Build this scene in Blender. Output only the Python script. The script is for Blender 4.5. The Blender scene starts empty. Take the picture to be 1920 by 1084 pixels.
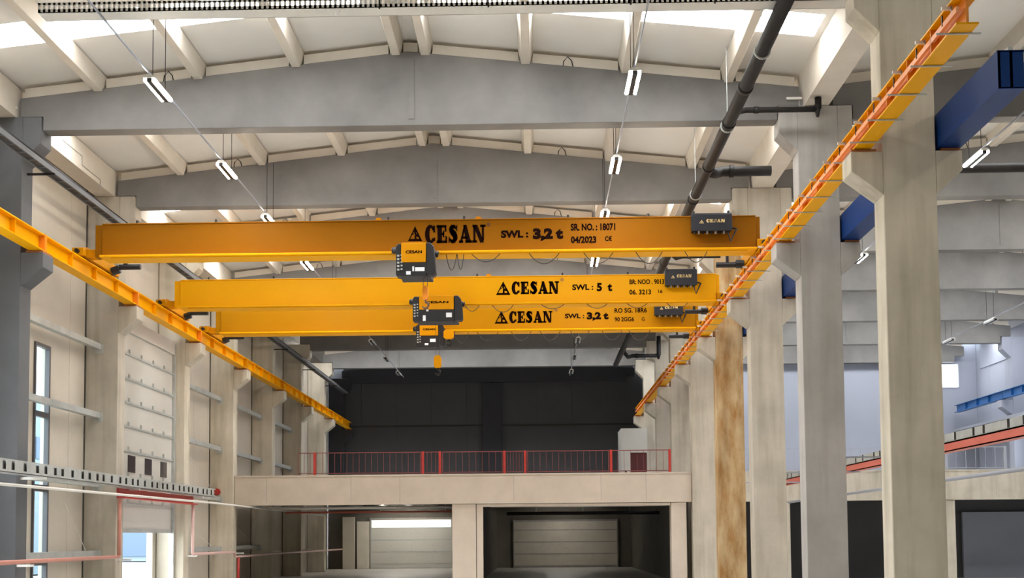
import bpy, bmesh, math, random
from mathutils import Vector, Matrix
random.seed(7)
SC = bpy.context.scene
COL = SC.collection
PI = math.pi

# ------------------------------------------------------------------ camera
EYE = 2.2
yaw, pitch, roll, F = 0.0196, 0.0619, -0.0079, 2265.0
fwd = Vector((-math.sin(yaw)*math.cos(pitch), math.cos(yaw)*math.cos(pitch), math.sin(pitch)))
rgt = Vector((math.cos(yaw), math.sin(yaw), 0))
upv = rgt.cross(fwd)
r2 = math.cos(roll)*rgt + math.sin(roll)*upv
u2 = -math.sin(roll)*rgt + math.cos(roll)*upv
cd = bpy.data.cameras.new('camera')
cam = bpy.data.objects.new('camera', cd); COL.objects.link(cam)
M = Matrix((r2, u2, -fwd)).transposed().to_4x4()
M.translation = (0, 0, EYE)
cam.matrix_world = M
cd.sensor_fit = 'HORIZONTAL'; cd.sensor_width = 36.0
cd.lens = F*36.0/1920.0
cd.shift_y = (865.03-542.0)/1920.0
cd.clip_start = 0.1; cd.clip_end = 500
SC.camera = cam

# ------------------------------------------------------------------ sky, exposure
W = bpy.data.worlds.new('sky'); SC.world = W; W.use_nodes = True
bg = W.node_tree.nodes['Background']
bg.inputs[0].default_value = (0.86, 0.93, 1.0, 1); bg.inputs[1].default_value = 4.0
SC.view_settings.view_transform = 'Standard'; SC.view_settings.look = 'None'
SC.view_settings.gamma = 1.0; SC.view_settings.use_curve_mapping = False
SC.view_settings.exposure = 0.95
SC.cycles.diffuse_bounces = 7; SC.cycles.max_bounces = 14
SKYLIGHT = 10.0     # brightness of the rooflights
TUBE = 80.0         # brightness of the fluorescent tubes

# ------------------------------------------------------------------ materials
def mat(name, col, rough=0.6, metal=0.0, var=0.0, scale=1.0, bump=0.0, col2=None, lo=.35, hi=.7, stretch=None, spec=0.5, detail=6, streak=0):
    m = bpy.data.materials.new(name); m.use_nodes = True
    nt = m.node_tree; b = nt.nodes['Principled BSDF']
    b.inputs['Roughness'].default_value = rough; b.inputs['Metallic'].default_value = metal
    b.inputs['Specular IOR Level'].default_value = spec
    b.inputs['Base Color'].default_value = (*col, 1)
    if var > 0 or col2:
        geo = nt.nodes.new('ShaderNodeNewGeometry')
        mp = nt.nodes.new('ShaderNodeMapping')
        nt.links.new(geo.outputs['Position'], mp.inputs['Vector'])
        if stretch: mp.inputs['Scale'].default_value = stretch
        n = nt.nodes.new('ShaderNodeTexNoise'); n.inputs['Scale'].default_value = scale
        n.inputs['Detail'].default_value = detail; n.inputs['Roughness'].default_value = .6
        nt.links.new(mp.outputs[0], n.inputs['Vector'])
        r = nt.nodes.new('ShaderNodeValToRGB')
        c2 = col2 or tuple(c*(1-var) for c in col)
        r.color_ramp.elements[0].position = lo; r.color_ramp.elements[1].position = hi
        r.color_ramp.elements[0].color = (*c2, 1); r.color_ramp.elements[1].color = (*col, 1)
        nt.links.new(n.outputs['Fac'], r.inputs[0]); nt.links.new(r.outputs[0], b.inputs['Base Color'])
        if streak:
            mp2 = nt.nodes.new('ShaderNodeMapping'); mp2.inputs['Scale'].default_value = (2.6, 2.6, .22)
            n2 = nt.nodes.new('ShaderNodeTexNoise'); n2.inputs['Scale'].default_value = 1.3; n2.inputs['Detail'].default_value = 5
            r3 = nt.nodes.new('ShaderNodeValToRGB'); r3.color_ramp.elements[0].position = .3; r3.color_ramp.elements[1].position = .55
            r3.color_ramp.elements[0].color = (1-streak, 1-streak*1.05, 1-streak*1.2, 1); r3.color_ramp.elements[1].color = (1, 1, 1, 1)
            m2 = nt.nodes.new('ShaderNodeMixRGB'); m2.blend_type = 'MULTIPLY'; m2.inputs[0].default_value = 1
            nt.links.new(geo.outputs['Position'], mp2.inputs['Vector']); nt.links.new(mp2.outputs[0], n2.inputs['Vector']); nt.links.new(n2.outputs['Fac'], r3.inputs[0])
            nt.links.new(r.outputs[0], m2.inputs[1]); nt.links.new(r3.outputs[0], m2.inputs[2]); nt.links.new(m2.outputs[0], b.inputs['Base Color'])
        if bump:
            bp = nt.nodes.new('ShaderNodeBump'); bp.inputs['Strength'].default_value = bump
            nt.links.new(n.outputs['Fac'], bp.inputs['Height']); nt.links.new(bp.outputs[0], b.inputs['Normal'])
    return m
def glow(name, col, s):
    m = bpy.data.materials.new(name); m.use_nodes = True
    b = m.node_tree.nodes['Principled BSDF']
    b.inputs['Base Color'].default_value = (.8, .8, .8, 1)
    b.inputs['Emission Color'].default_value = (*col, 1); b.inputs['Emission Strength'].default_value = s
    return m
M_conc = mat('concrete', (.49, .445, .365), .85, var=.2, scale=.9, bump=.05, streak=.2)
M_concg = mat('grey_concrete', (.4, .38, .355), .85, var=.25, scale=.5, bump=.05, streak=.15)
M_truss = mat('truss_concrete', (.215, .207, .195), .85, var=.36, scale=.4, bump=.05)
M_shaded = mat('shaded_concrete', (.115, .118, .124), .85, var=.25, scale=.5, bump=.05)  # concrete darkened to put one near column's shade into its colour
M_beige = mat('beige_concrete', (.56, .49, .41), .85, var=.12, scale=1.3, bump=.04)
M_concl = mat('lightened_concrete', (.62, .565, .455), .85, var=.2, scale=.8, bump=.05, streak=.24)  # lighter copy of the concrete, makes up for weak light on some columns
M_stain = mat('stained_concrete', (.45, .33, .18), .85, col2=(.27, .135, .035), scale=1.1, lo=.35, hi=.62, stretch=(2.2, 2.2, .7), streak=.25)
M_cream = mat('cream_concrete', (.62, .57, .49), .8, var=.1, scale=1.4)
M_deck = mat('roof_panel', (.71, .695, .655), .7, var=.08, scale=.5)
M_wall = mat('wall_panel', (.53, .48, .4), .8, var=.12, scale=.6)
M_joint = mat('dark_joint', (.06, .055, .05), .9)
M_white = mat('white_panel', (.55, .535, .49), .5, var=.05, scale=.8)
M_lav = mat('pale_blue_wall', (.33, .35, .41), .75, var=.07, scale=.3)
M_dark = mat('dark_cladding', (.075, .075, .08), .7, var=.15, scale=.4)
M_darkc = mat('dark_concrete', (.035, .036, .043), .75, var=.15, scale=.5)  # one dark tone for the concrete parts at the end wall
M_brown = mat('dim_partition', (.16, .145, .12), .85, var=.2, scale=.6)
M_floor = mat('floor_concrete', (.61, .59, .55), .5, var=.12, scale=.4)
M_yel = mat('yellow_paint', (.6, .245, .0), .45, var=.05, scale=.7, spec=.12)
M_yelm = mat('half_dimmed_yellow_paint', (.45, .2, .0), .45, var=.05, scale=.7, spec=.12)  # crane yellow with slight dimness put into the colour
M_yelb = mat('brightened_yellow_paint', (.82, .385, .0), .45, var=.04, scale=.7, spec=.12)
M_yeld = mat('dimmed_yellow_paint', (.27, .1, .0), .5, var=.08, scale=.5, spec=.1)  # crane yellow with weaker light put into the colour
M_ora = mat('orange_paint', (.78, .25, .012), .42, var=.1, scale=1.2)
M_sal = mat('salmon_conductor', (.83, .34, .14), .5)
M_rust = mat('rust_joint', (.33, .11, .03), .7)
M_blue = mat('blue_paint', (.0015, .03, .15), .45, var=.1, scale=.8, spec=.15)
M_red = mat('red_paint', (.42, .03, .022), .45, var=.1, scale=3)
M_redl = mat('pale_red_paint', (.55, .13, .095), .5, var=.1, scale=2)
M_redd = mat('thin_red_bar', (.2, .045, .045), .5)
M_redlit = mat('lit_red_pipe', (.5, .21, .155), .5)  # red of the pipe lightened for light falling from above
M_pinkp = mat('pink_pipe', (.6, .4, .36), .5)
M_gal = mat('galvanized_steel', (.5, .52, .5), .45, .35, var=.2, scale=3)
M_steelw = mat('pale_steel', (.66, .64, .59), .5, .1)
M_pipe = mat('dark_pipe', (.02, .018, .017), .55, var=.3, scale=2, spec=.2)
M_black = mat('black_plastic', (.006, .006, .008), .45)
M_navy = mat('navy_cabinet', (.005, .006, .013), .45)
M_ink = mat('lettering_ink', (.008, .0018, .001), .8, spec=.05)
M_gold = mat('gold_lettering', (.75, .56, .25), .5)
M_rubber = mat('cable_rubber', (.05, .045, .04), .6)
M_lab = mat('white_sticker', (.75, .77, .8), .5)
M_hook = mat('hook_steel', (.14, .07, .05), .5, .3)
M_ral = mat('grey_railing', (.3, .32, .36), .5, .2)
M_glass = mat('smoked_glass', (.05, .045, .05), .2)
M_out = mat('neighbour_facade', (.2, .26, .3), .7, var=.1, scale=.2)
M_outb = mat('blue_neighbour_panel', (.08, .125, .19), .6)
M_tube = glow('fluorescent_tube', (1.0, .9, .76), TUBE)
M_tubeh = glow('added_lamp_tube', (1.0, .95, .86), TUBE*1.8)  # tubes of the hidden lamps added under the mezzanine
M_tubeoff = mat('unlit_tube', (.6, .62, .62), .4)
M_sky = glow('rooflight_sheet', (.95, .97, 1.0), SKYLIGHT)

# ------------------------------------------------------------------ helpers
def wloc(o):
    v = Vector((0, 0, 0))
    while o is not None: v += o.location; o = o.parent
    return v
class MB:
    def __init__(s): s.v = []; s.f = []; s.m = []
    def add(s, vs, fs, mi=0):
        n = len(s.v); s.v += [tuple(v) for v in vs]
        for f in fs: s.f.append([i+n for i in f]); s.m.append(mi)
    def box(s, x0, x1, y0, y1, z0, z1, mi=0):
        s.add([(x0,y0,z0),(x1,y0,z0),(x1,y1,z0),(x0,y1,z0),(x0,y0,z1),(x1,y0,z1),(x1,y1,z1),(x0,y1,z1)],
              [(0,3,2,1),(4,5,6,7),(0,1,5,4),(1,2,6,5),(2,3,7,6),(3,0,4,7)], mi); return s
    def prism(s, poly, ax, a0, a1, mi=0):
        def P(p, a): return (p[0],a,p[1]) if ax == 'Y' else ((a,p[0],p[1]) if ax == 'X' else (p[0],p[1],a))
        n = len(poly)
        s.add([P(p,a0) for p in poly]+[P(p,a1) for p in poly],
              [tuple(range(n)), tuple(range(2*n-1, n-1, -1))]+[(i,(i+1)%n,n+(i+1)%n,n+i) for i in range(n)], mi); return s
    def tube(s, pts, r, n=10, mi=0):
        pts = [Vector(p) for p in pts]; k = len(pts); rings = []
        for i, p in enumerate(pts):
            d = (pts[min(i+1,k-1)]-pts[max(i-1,0)]).normalized()
            a = Vector((0,0,1)) if abs(d.z) < .9 else Vector((1,0,0))
            u = d.cross(a).normalized(); w = d.cross(u)
            rr = r[i] if isinstance(r, (list, tuple)) else r
            rings.append([p+rr*(math.cos(2*PI*j/n)*u+math.sin(2*PI*j/n)*w) for j in range(n)])
        vs = [v for q in rings for v in q]
        fs = [(i*n+j, i*n+(j+1)%n, (i+1)*n+(j+1)%n, (i+1)*n+j) for i in range(k-1) for j in range(n)]
        fs += [tuple(range(n-1,-1,-1)), tuple(range((k-1)*n, k*n))]
        s.add(vs, fs, mi); return s
    def bar(s, p0, p1, w, h, mi=0):
        p0, p1 = Vector(p0), Vector(p1); d = (p1-p0).normalized()
        a = Vector((0,0,1)) if abs(d.z) < .9 else Vector((1,0,0))
        u = d.cross(a).normalized()*w/2; t = u.cross(d).normalized()*h/2
        vs = [p+q for p in (p0,p1) for q in (-u-t, u-t, u+t, -u+t)]
        s.add(vs, [(0,1,2,3),(7,6,5,4),(0,4,5,1),(1,5,6,2),(2,6,7,3),(3,7,4,0)], mi); return s
    def build(s, name, mats, parent=None, bevel=0, smooth=False):
        me = bpy.data.meshes.new(name)
        o0 = wloc(parent) if parent is not None else Vector((0,0,0))
        if parent is None:
            xs = list(zip(*s.v)); o0 = Vector(((min(xs[0])+max(xs[0]))/2, (min(xs[1])+max(xs[1]))/2, min(xs[2])))
        me.from_pydata([tuple(Vector(v)-o0) for v in s.v], [], s.f)
        if not isinstance(mats, (list, tuple)): mats = [mats]
        for m in mats: me.materials.append(m)
        for p, mi in zip(me.polygons, s.m): p.material_index = mi
        bm = bmesh.new(); bm.from_mesh(me); bmesh.ops.recalc_face_normals(bm, faces=bm.faces[:]); bm.to_mesh(me); bm.free()
        if smooth:
            for p in me.polygons: p.use_smooth = len(p.vertices) == 4
        o = bpy.data.objects.new(name, me); COL.objects.link(o)
        if parent is None: o.location = o0
        else: o.parent = parent
        if bevel:
            b = o.modifiers.new('bevel', 'BEVEL'); b.width = bevel; b.segments = 1; b.limit_method = 'ANGLE'
        return o
def thing(name, loc, label, cat, group=None):
    o = bpy.data.objects.new(name, None); COL.objects.link(o); o.location = loc; o.empty_display_size = .2
    return tag(o, label, cat, group)
def tag(o, label, cat, group=None):
    o['label'] = label; o['category'] = cat; o['kind'] = 'thing'
    if group: o['group'] = group
    return o
def struct(o, label=None):
    o['kind'] = 'structure'
    if label: o['label'] = label
    return o
def box(*a): return MB().box(*a)
def copy_tree(o, parent=None):
    c = o.copy(); COL.objects.link(c)
    if parent is not None: c.parent = parent
    for ch in list(o.children): copy_tree(ch, c)
    return c
ORD = ['nearest', 'second', 'third', 'fourth', 'fifth', 'sixth', 'seventh', 'eighth', 'ninth', 'tenth']

# lines of frames along the hall (front face of each column)
CY = {-4: -6.27, -3: 1.23, -2: 8.73, -1: 16.23, 0: 23.73, 1: 31.23, 2: 38.73, 3: 46.23, 4: 53.75, 5: 61.7, 6: 69.4, 7: 77.0, 8: 84.6}
XR, XRO = 6.95, 8.0      # row of columns between the two halls
XL, XLO = -13.545, -14.6  # row along the outer wall
RIDGE = -3.3
RIDGE2 = 17.95
def deckz(x, ridge=RIDGE): return 15.45-.108*abs(x-ridge)

# ------------------------------------------------------------------ setting: floor, roof, walls
struct(box(-14.9, 28.6, -8, 85.4, -.3, 0).build('floor', M_floor))
def roof(name, x0, x1, ridge, k0, k1, lights):
    mb = MB()
    for (a, b) in ((x0, ridge), (ridge, x1)):
        def strip(y0, y1, xa, xb):
            mb.prism([(xa, deckz(xa, ridge)), (xb, deckz(xb, ridge)), (xb, deckz(xb, ridge)+.14), (xa, deckz(xa, ridge)+.14)], 'Y', y0, y1)
        w0, w1 = (a+.5, b-.9) if a == x0 else (a+.9, b-.4)
        for k in range(k0, k1):
            y0, y1 = CY[k], CY[k+1]
            if k in lights:
                s0, s1 = (y0+2.2, y0+3.5) if k == 1 else (y0+4.05, y0+5.28)
                strip(y0, s0, a, b); strip(s1, y1, a, b)
                strip(s0, s1, a, w0); strip(s0, s1, w1, b)
            else: strip(y0, y1, a, b)
    struct(mb.build(name, M_deck))
    for k in lights:
        for (w0, w1) in ((x0+.5, ridge-.9), (ridge+.9, x1-.4)):
            global NW; NW += 1
            s0, s1 = (CY[k]+2.2, CY[k]+3.5) if k == 1 else (CY[k]+4.05, CY[k]+5.28)
            m = MB().prism([(w0, deckz(w0, ridge)+.03), (w1, deckz(w1, ridge)+.03), (w1, deckz(w1, ridge)+.06), (w0, deckz(w0, ridge)+.06)], 'Y', s0, s1)
            struct(m.build('window_%d' % NW, M_sky), 'translucent rooflight strip across the roof slope')
NW = 0
roof('ceiling', -14.62, 7.3, RIDGE, -4, 8, [0, 1, 2, 3, 6])
roof('ceiling.001', 7.9, 28.5, RIDGE2, -4, 7, [1, 2, 3, 4, 5, 6])  # first listed bay's strips are added, out of sight, to brighten the roof beams
box(7.3, 7.9, CY[-4], 85.3, 14.62, 14.8).build('trim_1', M_deck)['kind'] = 'structure'

def panel_wall(mb, x0, x1, y0, y1, z0, z1, n):
    w = (y1-y0)/n
    for i in range(n):
        mb.box(x0, x1, y0+i*w+.006, y0+(i+1)*w-.006, z0, z1)
    mb.box(min(x0,x1)-.12+.1, max(x0,x1)-.02-.08, y0, y1, z0, z1, 1)
wl = MB(); ZT = 14.35
for k in range(-4, 8):
    y0, y1 = CY[k], CY[k+1]
    if k == 1:
        wl.box(-14.85, -14.62, y0, 34.72, 0, ZT); wl.box(-14.85, -14.62, 34.72, 35.82, 8.0, ZT)
        wl.box(-14.85, -14.62, 35.82, 37.4, 0, ZT); wl.box(-14.85, -14.62, 37.415, y1, 0, ZT); wl.box(-14.85, -14.7, 37.3, 37.5, 0, ZT, 1)
        wl.box(-14.63, -14.612, y1-.06, y1, 0, ZT, 1)
    elif k == 2:
        wl.box(-14.85, -14.62, y0, y0+1.2, 0, ZT); wl.box(-14.85, -14.62, y1-.4, y1, 0, ZT)
        wl.box(-14.85, -14.62, y0+1.2, y1-.4, 9.6, ZT)
    elif k in (-1, 0):  # unseen openings added to light the inner faces of the aisle columns
        wl.box(-14.85, -14.62, y0, y0+1.3, 0, ZT); wl.box(-14.85, -14.62, y1-1.6, y1, 0, ZT); wl.box(-14.85, -14.62, y0+1.3, y1-1.6, 0, 1.0); wl.box(-14.85, -14.62, y0+1.3, y1-1.6, 9.0, ZT)
    else: panel_wall(wl, -14.85, -14.62, y0, y1, 0, ZT, 3)
    if k in (3, 4, 5): wl.box(-14.63, -14.612, y1-.06, y1, 0, ZT, 1)
struct(wl.build('wall_left', [M_wall, M_joint]))
# wall at the far end, dark above the mezzanine
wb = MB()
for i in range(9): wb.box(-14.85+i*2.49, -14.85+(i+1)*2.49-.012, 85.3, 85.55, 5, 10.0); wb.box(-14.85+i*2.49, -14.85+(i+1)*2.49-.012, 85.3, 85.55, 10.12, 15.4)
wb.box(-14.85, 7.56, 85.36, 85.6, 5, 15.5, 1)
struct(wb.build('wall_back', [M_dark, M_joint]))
DB = 84.4
wb2 = MB()
wb2.box(-14.6, 7.5, DB+.1, DB+.3, 0, 5.0)
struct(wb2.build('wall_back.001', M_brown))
struct(box(7.5, 7.7, 77.75, 85.6, 0, 15.4).build('wall_side', M_dark))
# second hall
X2 = 28.4
wr = MB(); wr.box(X2+.1, X2+.3, -6.3, 52.58, 0, 14.5, 1); wr.box(X2+.1, X2+.3, 67.9, 78.2, 0, 14.5, 1); wr.box(X2+.1, X2+.3, 52.58, 67.9, 0, 5.6, 1); wr.box(X2+.1, X2+.3, 52.58, 67.9, 9.2, 14.5, 1)
for i in range(33):
    y = -6.3+i*2.56
    if 23 <= i <= 28:  # unseen window band added to light the far end of this hall
        wr.box(X2, X2+.2, y, y+2.545, 0, 5.6); wr.box(X2, X2+.2, y, y+2.545, 9.2, 14.5)
    else: wr.box(X2, X2+.2, y, y+2.545, 0, 14.5)
wr.box(X2-.06, X2, -6.3, 77, 12.6, 12.9); struct(wr.build('wall_right', [M_lav, M_joint]))
wb3 = MB(); B2 = 77.75
wb3.box(8.02, 25.6, B2, B2+.25, 0, 15.3); wb3.box(27.3, X2-.02, B2, B2+.25, 0, 15.3); wb3.box(25.6, 27.3, B2, B2+.25, 0, 11.45); wb3.box(25.6, 27.3, B2, B2+.25, 13.1, 15.3)
struct(wb3.build('wall_back.002', M_lav))
wf = MB(); wf.box(-14.85, 28.6, -8.3, -8, 0, 15.6)
struct(wf.build('wall_front', M_wall))
# square window in the far wall of the second hall
w = box(25.6, 25.68, B2-.04, B2+.1, 11.45, 13.1); w.box(27.22, 27.3, B2-.04, B2+.1, 11.45, 13.1); w.box(25.68, 27.22, B2-.04, B2+.1, 11.45, 11.53); w.box(25.68, 27.22, B2-.04, B2+.1, 13.02, 13.1)
NW += 1; struct(w.build('window_%d' % NW, M_lav), 'square window high in the pale blue end wall')
# tall strip window in the outer wall
NW += 1
fr = MB()
WX0, WX1 = -14.7, -14.56
for (y0, y1) in ((34.72, 34.8), (35.72, 35.82)): fr.box(WX0, WX1, y0, y1, 0, 8.0)
for (z0, z1) in ((7.9, 8.0), (5.82, 5.98), (3.62, 3.82), (1.45, 1.62)): fr.box(WX0, WX1, 34.8, 35.72, z0, z1)
win = struct(fr.build('window_%d' % NW, mat('window_frame', (.09, .085, .09), .5)), 'tall narrow strip window in the outer wall')
gl = bpy.data.materials.new('window_glass'); gl.use_nodes = True
nt = gl.node_tree; nt.nodes.clear()
oo = nt.nodes.new('ShaderNodeOutputMaterial'); tr = nt.nodes.new('ShaderNodeBsdfTransparent'); gs = nt.nodes.new('ShaderNodeBsdfGlossy'); mx = nt.nodes.new('ShaderNodeMixShader')
tr.inputs[0].default_value = (.9, .96, .97, 1); gs.inputs['Roughness'].default_value = .05; mx.inputs[0].default_value = .05
nt.links.new(tr.outputs[0], mx.inputs[1]); nt.links.new(gs.outputs[0], mx.inputs[2]); nt.links.new(mx.outputs[0], oo.inputs[0])
box(-14.66, -14.65, 34.8, 35.72, 0, 7.9).build('window_pane', gl, win)
# neighbouring buildings seen through the openings
nb = thing('neighbour_building', (-32, 36, 0), 'pale blue industrial building seen outside through the tall strip window', 'building')
m = MB(); m.box(-34, -32, 62, 90, 0, 11.5)
for i in range(10): m.box(-32, -31.95, 62.5+i*2.8, 64.7+i*2.8, 7.4, 8.8, 1)
m.build('facade', [M_out, M_outb], nb)
nb2 = thing('neighbour_building', (-45, 118, 0), 'blue clad building seen outside below the half-raised sectional door', 'building')
m = MB(); m.box(-52, -34, 120, 126, 0, 9); m.box(-52, -44.5, 119.8, 120, 0, 8, 1); m.box(-42, -38.5, 119.8, 120, .5, 5.6, 1)
m.build('facade', [M_out, M_outb], nb2)
struct(box(-120, -14.9, -40, 160, -.4, -.1).build('ground', mat('yard', (.5, .5, .48), .9, var=.1)))

# ------------------------------------------------------------------ columns
def column(k, row):
    y0, y1 = CY[k], CY[k]+.68
    if row == 'aisle':
        xi, xo, s = XR, XRO, -1
        body = {0: M_concl, 1: M_concg, 3: M_stain}.get(k, M_conc)
        nm = ORD[k]
        extra = {3: ', stained ochre brown', 1: ', smooth and grey'}.get(k, '')
        label = '%s concrete column from the camera in the row between the halls%s' % (nm, extra)
    else:
        xi, xo, s = XL, XLO, 1
        body = M_shaded if k == 1 else (M_conc if k < 3 else (M_concl if k < 8 else M_darkc))
        label = '%s concrete column from the camera in the row along the outer wall%s' % (ORD[k-1], ', shade painted in' if k == 1 else '')
    t = thing('concrete_column', ((xi+xo)/2, (y0+y1)/2, 0), label, 'column', 'columns of the row between the halls' if row == 'aisle' else 'columns along the outer wall')
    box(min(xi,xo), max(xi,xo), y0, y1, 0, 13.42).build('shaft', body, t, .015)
    shaft_mat = body
    if body is M_stain: body = M_conc
    def wing(x, sg, reach, capreach, cor=True):
        if cor:
            MB().prism([(x, 9.78), (x+sg*reach, 9.78), (x+sg*reach, 9.38), (x, 8.9)], 'Y', y0, y1).build('corbel', body, t, .012)
            box(min(x+sg*.12, x+sg*(reach-.02)), max(x+sg*.12, x+sg*(reach-.02)), y0+.04, y1-.04, 9.78, 9.84).build('bearing_plate', M_rust, t)
        MB().prism([(x, 13.42), (x+sg*capreach, 13.42), (x+sg*capreach, 12.72), (x, 12.22)], 'Y', y0, y1).build('capital', body, t, .012)
    wing(xi, s, .63 if row == 'aisle' else .6, .49)
    if row == 'aisle': wing(xo, 1, .52, .38)
    return t
for k in range(0, 8): column(k, 'aisle')
for k in range(1, 9): column(k, 'outer')
for k in (4, 5, 6):  # far side of the second hall
    t = thing('concrete_column', (27.9, CY[k], 0), '%s pale column from the end window, on the outer side of the second hall' % ORD[6-k], 'column')
    box(27.35, X2-.02, CY[k], CY[k]+.68, 0, 13.42).build('shaft', M_lav, t, .015)
    MB().prism([(27.35, 9.78), (26.72, 9.78), (26.72, 9.38), (27.35, 8.9)], 'Y', CY[k], CY[k]+.68).build('corbel', M_lav, t)
    MB().prism([(27.35, 13.42), (26.86, 13.42), (26.86, 12.72), (27.35, 12.22)], 'Y', CY[k], CY[k]+.68).build('capital', M_lav, t)
t = thing('concrete_column', (-3.05, 84.9, 0), 'dark column in the middle of the dark end wall', 'column')
box(-3.7, -2.39, 84.85, 85.29, 5.02, 13.05).build('shaft', M_darkc, t, .015)

# ------------------------------------------------------------------ roof girders, purlins, gutters
PX = [-11.58, -8.9, -6.28, -3.62, -2.84, -.17, 2.48, 5.18]
PX2 = [9.6, 12.25, 14.95, 17.56, 18.34, 20.95, 23.6, 26.3]
def girder(k, hall):
    y0, y1 = CY[k]+.08, CY[k]+.56
    if hall == 1:
        a, b, rg, px, cl, cr, el, er = -13.04, 6.44, RIDGE, PX, -13.04, 6.44, -13.66, 7.02
        label = '%s concrete gable roof beam from the camera across the main hall' % ORD[k-1]
        if k == 8: label = 'dark roof beam against the end wall, farthest across the main hall'
    else:
        a, b, rg, px, el, er = 8.42, 26.8, RIDGE2, PX2, 7.9, 27.4
        label = '%s concrete gable roof beam from the camera across the second hall' % ORD[k-1]
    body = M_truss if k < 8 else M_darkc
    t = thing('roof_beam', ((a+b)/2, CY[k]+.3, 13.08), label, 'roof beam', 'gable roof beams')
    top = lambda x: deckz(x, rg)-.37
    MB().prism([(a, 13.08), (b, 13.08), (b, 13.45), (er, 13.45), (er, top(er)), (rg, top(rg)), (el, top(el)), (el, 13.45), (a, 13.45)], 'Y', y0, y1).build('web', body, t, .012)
    m = MB(); edges = [el+.1]+[e for p in px for e in (p-.2, p+.2)]+[er-.1]
    for i in range(0, len(edges), 2):
        xa, xb = edges[i], edges[i+1]
        if xb-xa < .05: continue
        mid = [rg] if xa < rg < xb else []
        xs = [xa]+mid+[xb]
        m.prism([(x, top(x)+.002) for x in xs]+[(x, top(x)+.27) for x in reversed(xs)], 'Y', y0+.05, y1-.05)
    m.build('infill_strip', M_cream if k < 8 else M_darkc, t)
    box(rg+.02, rg+.17, y0-.018, y0+.01, 13.25, 14.85).build('joint_rib', body, t)
    for hx in (-9.7, 0.95) if hall == 1 else (14, 22):
        z = top(hx); m = MB()
        m.tube([(hx-.13, y0+.03, z-.02), (hx-.11, y0+.03, z+.14), (hx, y0+.03, z+.26), (hx+.1, y0+.03, z+.15), (hx+.14, y0+.03, z-.02)], .014, 6)
        m.build('lifting_loop', M_pipe, t)
for k in range(1, 9): girder(k, 1)
for k in range(1, 8): girder(k, 2)

PROF = lambda x, z: [(x-.2, z), (x+.2, z), (x+.11, z-.42), (x-.11, z-.42)]
SIDE = ['fourth', 'third', 'second', 'first', 'first', 'second', 'third', 'fourth']
BAY = ['nearest bay', 'second bay', 'third bay', 'fourth bay', 'fifth bay', 'sixth bay', 'seventh bay']
def purlins(px, ridge, k0, k1, hall):
    for k in range(k0, k1+1):
        for i, x in enumerate(px):
            z = deckz(x, ridge)-.01
            y0, y1 = CY[k]+.33, CY[k+1]+.29
            m = MB().prism(PROF(x, z), 'Y', y0, y1)
            o = m.build('roof_purlin', M_cream, None, .01)
            slope = 'window-side' if i < 4 else 'aisle-side'
            tag(o, 'roof purlin, %s from the ridge, %s slope, %s of the %s' % (SIDE[i], slope if hall == 1 else ('aisle-side' if i < 4 else 'outer'), BAY[k], 'main hall' if hall == 1 else 'second hall'), 'purlin', 'roof purlins')
purlins(PX, RIDGE, 0, 4, 1)
purlins(PX2, RIDGE2, 0, 3, 2)
for row, xa, xb, ks in (('aisle', 7.14, 7.78, range(0, 7)), ('outer wall', -14.35, -13.74, range(0, 4))):
    for k in ks:
        t = thing('gutter_beam', ((xa+xb)/2, CY[k]+3.7, 13.43), '%s cream gutter beam from the camera on the %s column tops' % (ORD[k], row), 'gutter beam', 'gutter beams on the column tops')
        y0, y1 = CY[k]+.36, CY[k+1]+.32
        if row == 'aisle': MB().prism([(xa, 13.43), (xb, 13.43), (xb+.12, 14.6), (xb, 14.6), (xb-.1, 13.6), (xa+.1, 13.6), (xa, 14.6), (xa-.1, 14.6)], 'Y', y0, y1).build('trough', M_cream, t)
        else:
            MB().prism([(xa, 13.43), (xb, 13.43), (xb, 14.28), (xb-.1, 14.28), (xb-.1, 13.6), (xa+.1, 13.6), (xa+.1, 14.2), (xa, 14.2)], 'Y', y0, y1).build('trough', M_cream, t)
            if k == 1:
                m = MB(); z = 14.15; y = y0+1.2; pts = [(xb+.006, y, z)]
                for q in range(3):
                    y += 1.55; pts.append((xb+.006, y, z)); z -= .28; pts.append((xb+.006, y, z))
                for p, q in zip(pts[:-1], pts[1:]): m.bar(p, q, .02, .025)
                m.build('stepped_joint', M_concg, t)

# ------------------------------------------------------------------ crane runways
def ibeam(mb, x0, x1, y0, y1, z0, z1, st=0, mi=0, mw=0):
    xm = (x0+x1)/2
    mb.box(x0, x1, y0, y1, z0, z0+.03, mi); mb.box(x0, x1, y0, y1, z1-.03, z1, mi); mb.box(xm-.02, xm+.02, y0, y1, z0+.03, z1-.03, mw)
    if st:
        n = int((y1-y0)/st)
        for i in range(1, n+1):
            y = y0+(y1-y0)*i/(n+1); mb.box(x0+.02, x1-.02, y-.012, y+.012, z0+.03, z1-.03, mw)
LX0, LX1, RZ0, RZ1 = -13.36, -13.0, 9.85, 10.31
t = thing('crane_runway', (-13.18, 50, RZ0), 'yellow crane runway beam along the outer wall columns, with web stiffeners', 'crane runway')
for k in range(-1, 8):
    m = MB(); ibeam(m, LX0, LX1, CY[k]+.36, CY[k+1]+.32, RZ0, RZ1, 1.9)
    m.build('beam', M_yelb, t)
    m = MB(); m.box(LX0+.03, LX1+.005, CY[k]+.22, CY[k]+.36, RZ0-.01, RZ1+.01); m.build('joint_plate', M_ora if k < 4 else M_yel, t)
box(-13.22, -13.14, CY[-1], 84.9, RZ1, RZ1+.06).build('rail', M_gal, t)
m = MB()
for i in range(80): m.box(-13.3, -13.06, 17+i*.85, 17.07+i*.85, RZ1, RZ1+.03)
m.build('rail_clamp', M_gal, t)
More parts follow.
